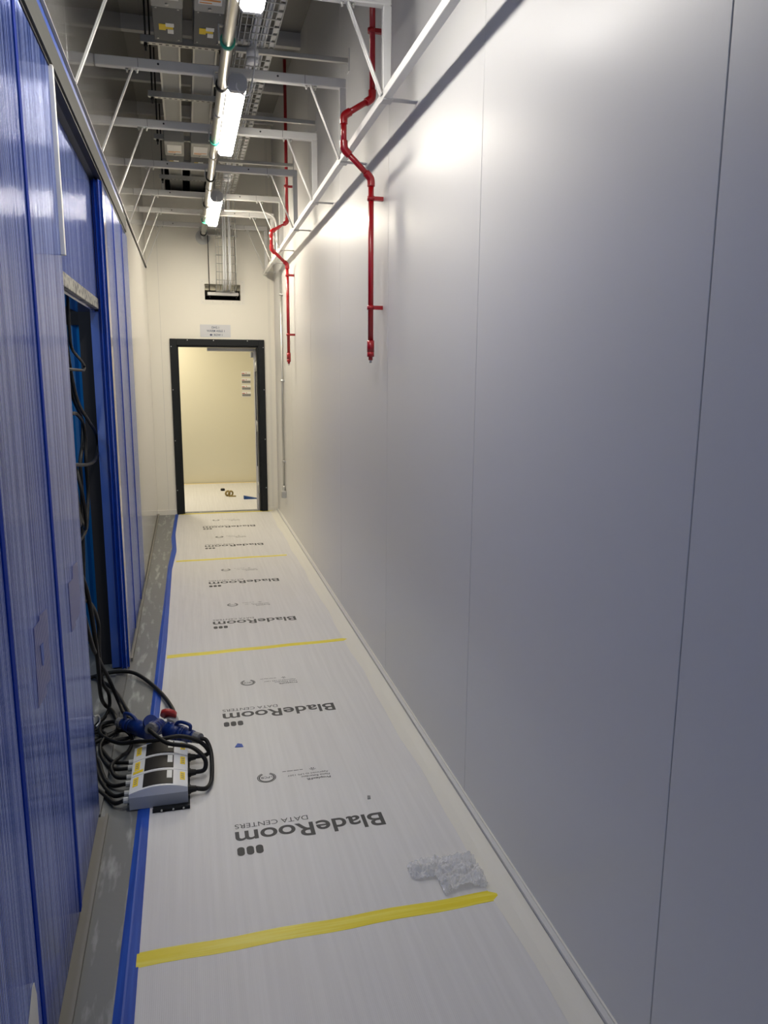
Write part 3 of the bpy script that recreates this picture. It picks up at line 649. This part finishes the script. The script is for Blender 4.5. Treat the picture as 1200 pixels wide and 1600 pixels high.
sheet(2.13, 4.65, 'white floor sheet with the two largest printed logos, under the electrical boxes', [(2.64, 3.04), (3.69, 4.09)])
sheet(4.65, 7.06, 'white floor sheet between the second and third yellow tapes', [(5.18, 5.58), (6.22, 6.62)])
sheet(7.06, 9.40, 'farthest white floor sheet in the passage, ending at the doorway', [(7.59, 8.0), (8.54, 8.93)])
tag(MB().box((-0.10, 9.58, 0), (0.99, 11.93, 0.004)).build('room_floor_sheet', SHEET), 'white floor sheet inside the room beyond the doorway', 'floor sheet')
# yellow tapes
def ytape(x0, x1, y, w_, label, dy=0.0, mt=None):
    n = 16; m = MB(); vs_ = []
    for i in range(n+1):
        x = x0+(x1-x0)*i/n; yy = y+dy*i/n+0.003*math.sin(i*1.3); ww = w_*(1-0.15*i/n)
        vs_ += [(x, yy-ww/2, 0.0046), (x, yy, 0.0062), (x, yy+ww/2, 0.0046)]
    vs2 = [(a, b, 0.0041) for a, b, c in vs_]
    k = len(vs_); fs = []
    for i in range(n):
        for j in (0, 1): fs.append((3*i+j, 3*i+3+j, 3*i+4+j, 3*i+1+j)); fs.append((k+3*i+j, k+3*i+1+j, k+3*i+4+j, k+3*i+3+j))
        fs.append((3*i, k+3*i, k+3*i+3, 3*i+3)); fs.append((3*i+2, 3*i+5, k+3*i+5, k+3*i+2))
    fs.append((0, 1, k+1, k)); fs.append((1, 2, k+2, k+1))
    m.add(vs_+vs2, fs)
    return tag(m.build('yellow_tape_strip', mt or YTAPE), label, 'tape', 'yellow tape strips over the sheet joints')
ytape(-0.215, 0.95, 2.115, 0.062, 'widest yellow tape strip, nearest the camera beside the crumpled plastic', 0.012)
ytape(-0.185, 0.955, 4.63, 0.055, 'second yellow tape strip across the floor, beyond the electrical boxes', 0.055)
ytape(-0.16, 0.86, 7.06, 0.05, 'third yellow tape strip, faint and thin halfway to the door', 0.02)
ytape(-0.155, 1.0, 9.43, 0.045, 'yellow tape strip on the doorway threshold', 0.0)
tag(MB().box((-0.12, 11.92, 0), (1.0, 11.97, 0.006)).build('room_wall_tape', YFADE), 'faded yellow tape at the foot of the far room wall', 'tape')
# blue tape along the left edge
m = MB(); vs_ = []; n = 90
for i in range(n+1):
    y = -0.5+(9.44+0.5)*i/n; a, b = edge_x(y, TL), edge_x(y, TR)
    vs_ += [(a, y, 0.0012), ((a+b)/2-0.006, y, 0.006), ((a+b)/2, y, 0.0048), (b, y, 0.0048)]
k = len(vs_); lo = [(x, y, 0.0006 if x < -10 else z-0.0008) for x, y, z in vs_]; fs = []
for i in range(n):
    for j in range(3): fs.append((4*i+j, 4*i+4+j, 4*i+5+j, 4*i+1+j)); fs.append((k+4*i+j, k+4*i+1+j, k+4*i+5+j, k+4*i+4+j))
    fs.append((4*i, k+4*i, k+4*i+4, 4*i+4)); fs.append((4*i+3, 4*i+7, k+4*i+7, k+4*i+3))
m.add(vs_+lo, fs); tag(m.build('blue_edge_tape', BTAPE), 'long wavy blue tape along the left edge of the white floor sheets', 'tape')
# white tape along the right edge
m = MB(); vs_ = []; n = 60
for i in range(n+1):
    y = -0.5+(9.42+0.5)*i/n; wob = 0.006*math.sin(y*5)+0.004*math.sin(y*11)
    vs_ += [(0.935+wob, y, 0.0048), (0.975, y, 0.007), (1.005, y, 0.012), (1.026, y, 0.014)]
k = len(vs_); lo = [(x, y, z-0.0008) for x, y, z in vs_]; fs = []
for i in range(n):
    for j in range(3): fs.append((4*i+j, 4*i+4+j, 4*i+5+j, 4*i+1+j)); fs.append((k+4*i+j, k+4*i+1+j, k+4*i+5+j, k+4*i+4+j))
m.add(vs_+lo, fs); tag(m.build('white_edge_tape', WTAPE), 'long creamy white tape along the right edge of the floor sheets', 'tape')
# loose bits on the floor
tag(MB().prism([(0.15, 3.375), (0.19, 3.37), (0.185, 3.40), (0.165, 3.41)], 2, 0.0045, 0.006).build('blue_tape_crumb', BTAPE), 'tiny blue scrap on the white sheet between the logos', 'scrap')
tag(MB().prism([(0.655, 2.80), (0.668, 2.80), (0.672, 2.822), (0.66, 2.825)], 2, 0.0045, 0.007).build('grey_crumb', SEAM), 'tiny dark crumb on the sheet beside the large logo', 'scrap')

# crumpled clear plastic wrap
def wrap_inside(x, y):
    a = ((x-0.755)/0.066)**4+((y-2.305)/0.048)**4 < 1
    b = abs(x-0.855)/0.082 < 1 and abs(y-(2.245+0.02*math.sin((x-0.78)*20)))/0.085 < 1 and (x-0.77)*1.0+(2.34-y) > 0.0 and (0.94-x)+(y-2.15) > 0.03
    return a or b
from mathutils import noise as mn
m = MB(); nx, ny = 84, 80; X0, X1, Y0, Y1 = 0.68, 0.945, 2.14, 2.37; idx = {}
def hz(x, y):
    p = Vector((x*20, y*20, 1.7)); v = abs(mn.noise(p))*1.1+abs(mn.noise(p*2.3))*0.6+abs(mn.noise(p*5))*0.3
    ed = 0; st = 0.014
    for dx, dy in ((st, 0), (-st, 0), (0, st), (0, -st), (st/2, 0), (-st/2, 0), (0, st/2), (0, -st/2)):
        ed += wrap_inside(x+dx, y+dy)
    return 0.0055+0.032*v*(ed/8)+0.005*(ed/8)
for j in range(ny+1):
    for i in range(nx+1):
        x = X0+(X1-X0)*i/nx; y = Y0+(Y1-Y0)*j/ny
        if wrap_inside(x, y):
            idx[i, j] = len(m.v); z = hz(x, y); m.v.append(Vector((x+0.004*mn.noise(Vector((x*60, y*60, 5))), y+0.004*mn.noise(Vector((x*60, y*60, 9))), z)))
for j in range(ny):
    for i in range(nx):
        q = [(i, j), (i+1, j), (i+1, j+1), (i, j+1)]
        if all(k in idx for k in q): m.f.append([idx[k] for k in q]); m.sm.append(False)
ow = tag(m.build('plastic_wrap', WRAP), 'crumpled clear plastic wrap lying on the end of the widest yellow tape', 'plastic wrap')
md = ow.modifiers.new('thickness', 'SOLIDIFY'); md.thickness = 0.0008

# ------------------------------------------------------------------ small things in the far room
o = thing('packing_tape_roll', (0.53, 10.65, 0.004), 'small roll of brown packing tape on the far room floor', 'tape roll')
MB().torus((0.53, 10.65, 0.045), (0.5, -1, 0), 0.032, 0.012, 24, 8).xf(Matrix.Identity(4)).build('tape_ring', TAN, o)
MB().bbox((0.50, 10.60, 0.0045), (0.60, 10.64, 0.018), 0.002).build('loose_tail', TAN, o)
MB().torus((0.49, 10.67, 0.045), (0.5, -1, 0), 0.030, 0.014, 24, 8).build('second_ring', TAN, o)
tag(MB().bbox((0.415, 11.16, 0.004), (0.475, 11.22, 0.035), 0.008).build('black_lump', BLACK), 'small black object on the far room floor left of the tape roll', 'object')
tag(MB().add([(0.69, 10.36, 0.004), (0.69, 10.42, 0.004), (0.865, 10.42, 0.004), (0.865, 10.36, 0.004), (0.69, 10.36, 0.05), (0.69, 10.42, 0.05), (0.865, 10.42, 0.012), (0.865, 10.36, 0.012)],
    [(0,1,2,3),(4,7,6,5),(0,4,5,1),(2,6,7,3),(0,3,7,4),(1,5,6,2)]).build('door_wedge', WEDGE), 'dark blue door wedge on the floor at the open door leaf', 'door wedge')
for k, (z, lab) in enumerate(((1.665, 'topmost'), (1.565, 'second from top'), (1.465, 'third from top'), (1.365, 'lowest'))):
    o = thing('wall_notice', (0.883, 12.0, z-0.04), 'small printed label stuck on the far room wall, %s of four' % lab, 'label', 'four small printed labels on the far room wall')
    MB().box((0.813, 11.996, z-0.042), (0.953, 12.0, z+0.042)).build('label_card', WLAB, o)
    MB().box((0.818, 11.995, z-0.032), (0.948, 11.996, z+0.004)).build('dark_band', SEAM, o)
    MB().box((0.818, 11.995, z+0.008), (0.86, 11.996, z+0.018)).box((0.88, 11.995, z+0.012), (0.89, 11.996, z+0.026)).build('red_mark', CRED, o)

# ------------------------------------------------------------------ distribution boards on the floor
pdu = thing('distribution_board', (-0.175, 3.14, 0.0), 'three joined white electrical enclosures with yellow labels lying on blue floor tape', 'electrical box')
PX0, PX1 = -0.290, -0.062
def top_z(t): return 0.062+0.036*math.sin(math.pi*(0.12+0.80*t))**0.8
def enclosure(y0, y1, first):
    n = 14; pts = [(PX0, 0.006), (PX1, 0.006)]+[(PX1-(PX1-PX0)*i/n, top_z(i/n)) for i in range(n+1)]
    # grey body with white curved cover
    lo = [(PX0, 0.006), (PX1, 0.006), (PX1, 0.058), (PX0, 0.058)]
    b = MB().prism(lo, 1, y0+0.001, y1-0.001).build('enclosure_base', GPLAS, pdu)
    cv = [(PX0, 0.058), (PX1, 0.058)]+[(PX1-(PX1-PX0)*i/n, top_z(i/n)) for i in range(n+1)]
    c = MB().prism(cv, 1, y0+0.0015, y1-0.0015).build('enclosure_cover', WPLAS, pdu)
    def shell(t0, t1, ya, yb, dz, name, mt, k=8, **kw):
        vs_ = []
        for i in range(k+1):
            t = t0+(t1-t0)*i/k; x = PX1-(PX1-PX0)*t
            vs_ += [(x, ya, top_z(t)+dz), (x, yb, top_z(t)+dz), (x, ya, top_z(t)-0.002), (x, yb, top_z(t)-0.002)]
        fs = []
        for i in range(k):
            o_ = 4*i; fs += [(o_, o_+4, o_+5, o_+1), (o_+2, o_+3, o_+7, o_+6), (o_, o_+2, o_+6, o_+4), (o_+1, o_+5, o_+7, o_+3)]
        fs += [(0, 1, 3, 2), (4*k, 4*k+2, 4*k+3, 4*k+1)]
        MB().add(vs_, fs).build(name, mt, c, **kw)
    shell(0.25, 0.77, y0+0.014, y1-0.010, 0.0022, 'smoked_window', WINDOW, label='dark smoked flap over the breakers')
    shell(0.27, 0.36, y0+0.055, y1-0.014, 0.0030, 'white_sticker', WLAB, 3)
    shell(0.045, 0.13, y0+0.050, y1-0.018, 0.0010, 'yellow_label', YLAB, 3)
    shell(0.86, 0.95, y0+0.045, y1-0.016, 0.0010, 'yellow_label', YLAB, 3)
    # a few dark strokes on the labels
    for t0, t1 in ((0.06, 0.11), (0.88, 0.93)):
        for q in range(3): shell(t0, t1, y0+0.060+0.016*q, y0+0.066+0.016*q, 0.0014, 'label_print', SEAM, 2)
    if first == 1: shell(0.79, 0.97, y0+0.018, y0+0.038, 0.0010, 'yellow_label', YLAB, 4)
ENC = [(2.945, 3.075), (3.075, 3.205), (3.205, 3.335)]
for i, (a, b) in enumerate(ENC): enclosure(a, b, i)
bp_ = MB().box((-0.20, 2.905, 0.0055), (-0.055, 3.36, 0.0095)).box((-0.20, 2.905, 0.0055), (-0.055, 2.910, 0.020)).build('mounting_plate', BLK2, pdu, label='black perforated mounting plate')
h = MB()
for x in (-0.165, -0.12, -0.08): h.cyl((x, 2.9, 0.013), (x, 2.905, 0.013), 0.004, n=8)
h.build('plate_bolt', GSTEEL, bp_)
GL = [3.285, 3.235, 3.155, 3.105, 3.025, 2.975]
for y in GL: MB().cyl((PX0-0.024, y, 0.035), (PX0, y, 0.035), 0.0135, n=10, smooth=False).build('cable_gland', LGLAND, pdu, label='pale grey cable gland')
GR = [3.27, 3.135, 3.0]
for y in GR: MB().cyl((PX1, y, 0.035), (PX1+0.012, y, 0.035), 0.019, n=10, smooth=False).cyl((PX1+0.012, y, 0.035), (PX1+0.034, y, 0.035), 0.016, 0.012, n=10, smooth=False).build('cable_gland', BLACK, pdu, label='black cable gland')

# ------------------------------------------------------------------ blue connectors
def frame_to(p, q, upv=(0, 0, 1)):
    p = Vector(p); q = Vector(q); z = (q-p).normalized(); x = Vector(upv).cross(z).normalized(); y = z.cross(x)
    mm = Matrix((x, y, z)).transposed().to_4x4(); mm.translation = p; return mm
def connector(p, q, label, socket_cap=None, handle=True, flip=1):
    """coupler from cable end p to mating face q"""
    T = frame_to(p, q); L = (Vector(q)-Vector(p)).length
    o = thing('power_connector', Vector(p)+(Vector(q)-Vector(p))/2, label, 'connector', 'blue industrial power connectors')
    b = MB(); st = [(0.03, 0.022), (0.045, 0.028), (0.09, 0.031), (0.10, 0.035), (0.12, 0.035), (0.122, 0.038), (L-0.004, 0.039), (L, 0.038)]
    for (z0, r0), (z1, r1) in zip(st[:-1], st[1:]): b.cyl((0, 0, z0), (0, 0, z1), r0, r1, n=22)
    b.xf(T).build('shell', CBLUE, o)
    MB().cyl((0, 0, 0), (0, 0, 0.032), 0.024, 0.026, n=12, smooth=False).xf(T).build('gland_nut', GDARK, o, label='grey gland nut')
    if handle:
        hb = MB().tube([(0, 0.024, 0.06), (0, 0.050, 0.055), (0, 0.058, 0.075), (0, 0.058, 0.11), (0, 0.050, 0.135), (0, 0.033, 0.15)], 0.008, n=10)
        hb.cyl((0, 0.035, L-0.03), (0, 0.035, L-0.005), 0.008, n=10); hb.xf(T).build('latch_lever', CBLUE, o)
    return o, T
c1, T1 = connector((-0.385, 3.665, 0.055), (-0.225, 3.46, 0.085), 'blue power connector lying on the left by the blue floor tape')
lid = MB().cyl((-0.228, 3.47, 0.125), (-0.222, 3.462, 0.133), 0.036, n=26).build('hinged_lid', CBLUE, c1, label='round blue lid with white sticker')
MB().box((-0.240, 3.455, 0.1335), (-0.212, 3.470, 0.1350)).build('lid_sticker', WLAB, lid)
c2, T2 = connector((-0.225, 3.375, 0.142), (-0.195, 3.50, 0.09), 'blue power connector standing up behind the enclosures with its cable facing the camera', handle=False)
c3, T3 = connector((-0.005, 3.30, 0.105), (-0.150, 3.44, 0.095), 'blue power connector on the right behind the white enclosures, handle raised')
cr = thing('red_cap_socket', (-0.145, 3.56, 0.06), 'red capped grey power socket lying behind the blue connectors', 'connector')
MB().cyl((-0.135, 3.585, 0.075), (-0.150, 3.53, 0.075), 0.034, n=22).cyl((-0.13, 3.61, 0.07), (-0.135, 3.585, 0.075), 0.020, 0.030, n=18).build('socket_body', GPLAS, cr)
MB().cyl((-0.150, 3.555, 0.112), (-0.146, 3.570, 0.124), 0.038, n=26).build('red_cap', CRED, cr, label='round red cap')
MB().box((-0.196, 3.50, 0.108), (-0.155, 3.53, 0.112)).build('white_flag', WLAB, cr)

# ------------------------------------------------------------------ black cables
CG = 'black rubber power cables'
def cable(pts, r, label, name='power_cable'):
    return tag(MB().tube(pts, r, n=10, sub=8).build(name, BLACK), label, 'cable', CG)
R1 = 0.0085
gx = PX0-0.024
cable([(gx, 3.285, 0.035), (-0.385, 3.336, 0.022), (-0.438, 3.458, 0.014), (-0.454, 3.521, 0.012), (-0.404, 3.562, 0.012), (-0.328, 3.58, 0.012), (-0.300, 3.66, 0.012), (-0.34, 3.74, 0.012), (-0.46, 3.72, 0.012), (-0.60, 3.60, 0.012)], R1, 'black cable looping from the farthest pale gland of the enclosures')
cable([(gx, 3.235, 0.035), (-0.379, 3.265, 0.026), (-0.43, 3.377, 0.012), (-0.455, 3.484, 0.030), (-0.44, 3.60, 0.030), (-0.50, 3.66, 0.014), (-0.65, 3.60, 0.012)], R1, 'black cable from the second farthest pale gland')
cable([(gx, 3.155, 0.035), (-0.351, 3.175, 0.030), (-0.374, 3.215, 0.030), (-0.384, 3.262, 0.045), (-0.356, 3.358, 0.030), (-0.325, 3.456, 0.012), (-0.318, 3.53, 0.030), (-0.36, 3.62, 0.030), (-0.44, 3.63, 0.012), (-0.58, 3.52, 0.012)], R1, 'black cable from the third farthest pale gland')
cable([(gx, 3.105, 0.035), (-0.367, 3.135, 0.016), (-0.402, 3.191, 0.012), (-0.423, 3.257, 0.012), (-0.475, 3.42, 0.012), (-0.62, 3.48, 0.012)], R1, 'black cable from the fourth farthest pale gland')
cable([(gx, 3.025, 0.035), (-0.356, 3.046, 0.020), (-0.398, 3.131, 0.012), (-0.435, 3.225, 0.03), (-0.455, 3.29, 0.12), (-0.47, 3.33, 0.5), (-0.475, 3.36, 1.1)], R1, 'black cable rising from the second nearest pale gland into the gap')
cable([(gx, 2.975, 0.035), (-0.351, 2.99, 0.020), (-0.396, 3.074, 0.012), (-0.45, 3.15, 0.02), (-0.52, 3.19, 0.06), (-0.58, 3.25, 0.02), (-0.75, 3.3, 0.012)], R1, 'black cable from the nearest pale gland running into the gap')
cable([(-0.385, 3.665, 0.055), (-0.43, 3.71, 0.04), (-0.472, 3.700, 0.03), (-0.462, 3.60, 0.03), (-0.368, 3.455, 0.05), (-0.28, 3.337, 0.105), (-0.198, 3.275, 0.132), (-0.094, 3.275, 0.140), (-0.015, 3.262, 0.115), (0.025, 3.262, 0.07), (0.022, 3.262, 0.045), (PX1+0.034, 3.27, 0.035)], 0.0095, 'thick black cable arching over the enclosures from the left connector')
cable([(-0.226, 3.372, 0.143), (-0.215, 3.330, 0.148), (-0.145, 3.232, 0.135), (-0.044, 3.191, 0.125), (0.010, 3.150, 0.085), (0.008, 3.13, 0.045), (PX1+0.034, 3.135, 0.035)], 0.0095, 'thick black cable from the standing connector to the middle black gland')
cable([(-0.005, 3.30, 0.105), (0.022, 3.295, 0.095), (0.040, 3.24, 0.055), (0.036, 3.09, 0.020), (0.012, 3.01, 0.025), (PX1+0.034, 3.0, 0.035)], 0.0095, 'thick black cable curving down on the right to the nearest black gland')
cable([(-0.70, 4.30, 0.012), (-0.548, 4.393, 0.02), (-0.444, 4.39, 0.03), (-0.355, 4.346, 0.03), (-0.263, 4.202, 0.02), (-0.186, 3.996, 0.025), (-0.139, 3.789, 0.045), (-0.128, 3.66, 0.065), (-0.13, 3.61, 0.07)], 0.011, 'thick black cable arcing over the blue floor tape to the red capped socket')
cable([(-0.50, 3.10, 1.9), (-0.475, 3.12, 1.4), (-0.46, 3.18, 0.9), (-0.445, 3.33, 0.6), (-0.452, 3.587, 0.42), (-0.437, 3.82, 0.22), (-0.405, 3.90, 0.06), (-0.375, 3.81, 0.035), (-0.34, 3.76, 0.02), (-0.30, 3.70, 0.012), (-0.30, 3.62, 0.012)], 0.010, 'black cable swinging down from the gap behind the left connector')
cable([(-0.50, 3.30, 1.0), (-0.46, 3.42, 0.8), (-0.442, 3.48, 0.5), (-0.465, 3.70, 0.2), (-0.478, 3.93, 0.04), (-0.433, 3.854, 0.03), (-0.394, 3.70, 0.014), (-0.41, 3.60, 0.03), (-0.50, 3.55, 0.012)], 0.010, 'black cable hanging almost straight down the gap to the threshold')
cable([(-0.80, 4.2, 0.012), (-0.598, 4.369, 0.02), (-0.531, 4.283, 0.025), (-0.449, 4.147, 0.02), (-0.372, 3.90, 0.02), (-0.335, 3.78, 0.02), (-0.27, 3.70, 0.012)], 0.010, 'black cable crossing the threshold low on the floor')
# bundle hanging inside the gap
def hang(pts, r, label): return cable(pts, r, label, 'hanging_cable')
hang([(-0.50, 3.755, 2.06), (-0.50, 3.743, 1.903), (-0.50, 3.785, 1.834), (-0.50, 4.036, 1.79), (-0.50, 4.185, 1.760), (-0.50, 4.150, 1.738), (-0.50, 4.0, 1.738), (-0.52, 3.60, 1.745)], 0.007, 'black cable kinked into a sharp loop high in the gap')
hang([(-0.52, 3.735, 2.05), (-0.515, 3.741, 1.847), (-0.515, 3.826, 1.705), (-0.515, 3.989, 1.58), (-0.505, 4.257, 1.477), (-0.50, 4.50, 1.39), (-0.50, 4.54, 1.30), (-0.50, 4.352, 1.256), (-0.51, 4.016, 1.275), (-0.53, 3.60, 1.33)], 0.009, 'black cable with a wide loop bulging across the gap')
hang([(-0.55, 3.85, 2.05), (-0.55, 3.934, 1.896), (-0.55, 3.995, 1.748), (-0.55, 4.071, 1.616), (-0.55, 4.322, 1.499), (-0.55, 4.375, 1.443), (-0.55, 4.31, 1.347), (-0.55, 4.18, 1.262), (-0.55, 4.16, 1.10), (-0.55, 4.02, 0.7), (-0.56, 3.9, 0.3), (-0.58, 3.9, 0.012)], 0.010, 'black cable hanging through the middle of the gap with a double bend')
hang([(-0.53, 3.60, 1.60), (-0.53, 3.818, 1.542), (-0.53, 4.005, 1.528), (-0.53, 4.224, 1.471), (-0.53, 4.286, 1.38), (-0.53, 4.245, 1.253), (-0.53, 4.25, 1.10), (-0.53, 4.16, 0.99), (-0.53, 4.04, 0.93), (-0.54, 3.66, 0.93)], 0.009, 'black cable arching out halfway up the gap and back behind the near sheet')
hang([(-0.46, 3.20, 0.80), (-0.47, 3.474, 0.734), (-0.47, 3.70, 0.626), (-0.47, 3.83, 0.50), (-0.47, 3.79, 0.39), (-0.46, 3.74, 0.25), (-0.45, 3.90, 0.10), (-0.46, 3.88, 0.014), (-0.52, 3.70, 0.012)], 0.009, 'black cable curving from the near sheet edge low in the gap')
hc = thing('coiled_cable', (-0.58, 3.85, 1.0), 'coiled bunch of black cable half hidden behind the near sheet edge', 'cable')
for k in range(4): MB().torus((-0.585+0.016*k, 3.90+0.02*k, 1.16-0.01*k), (1, 0.15*k-0.2, 0.1), 0.13+0.012*k, 0.0085, 32, 8).build('coil_turn', BLACK, hc)
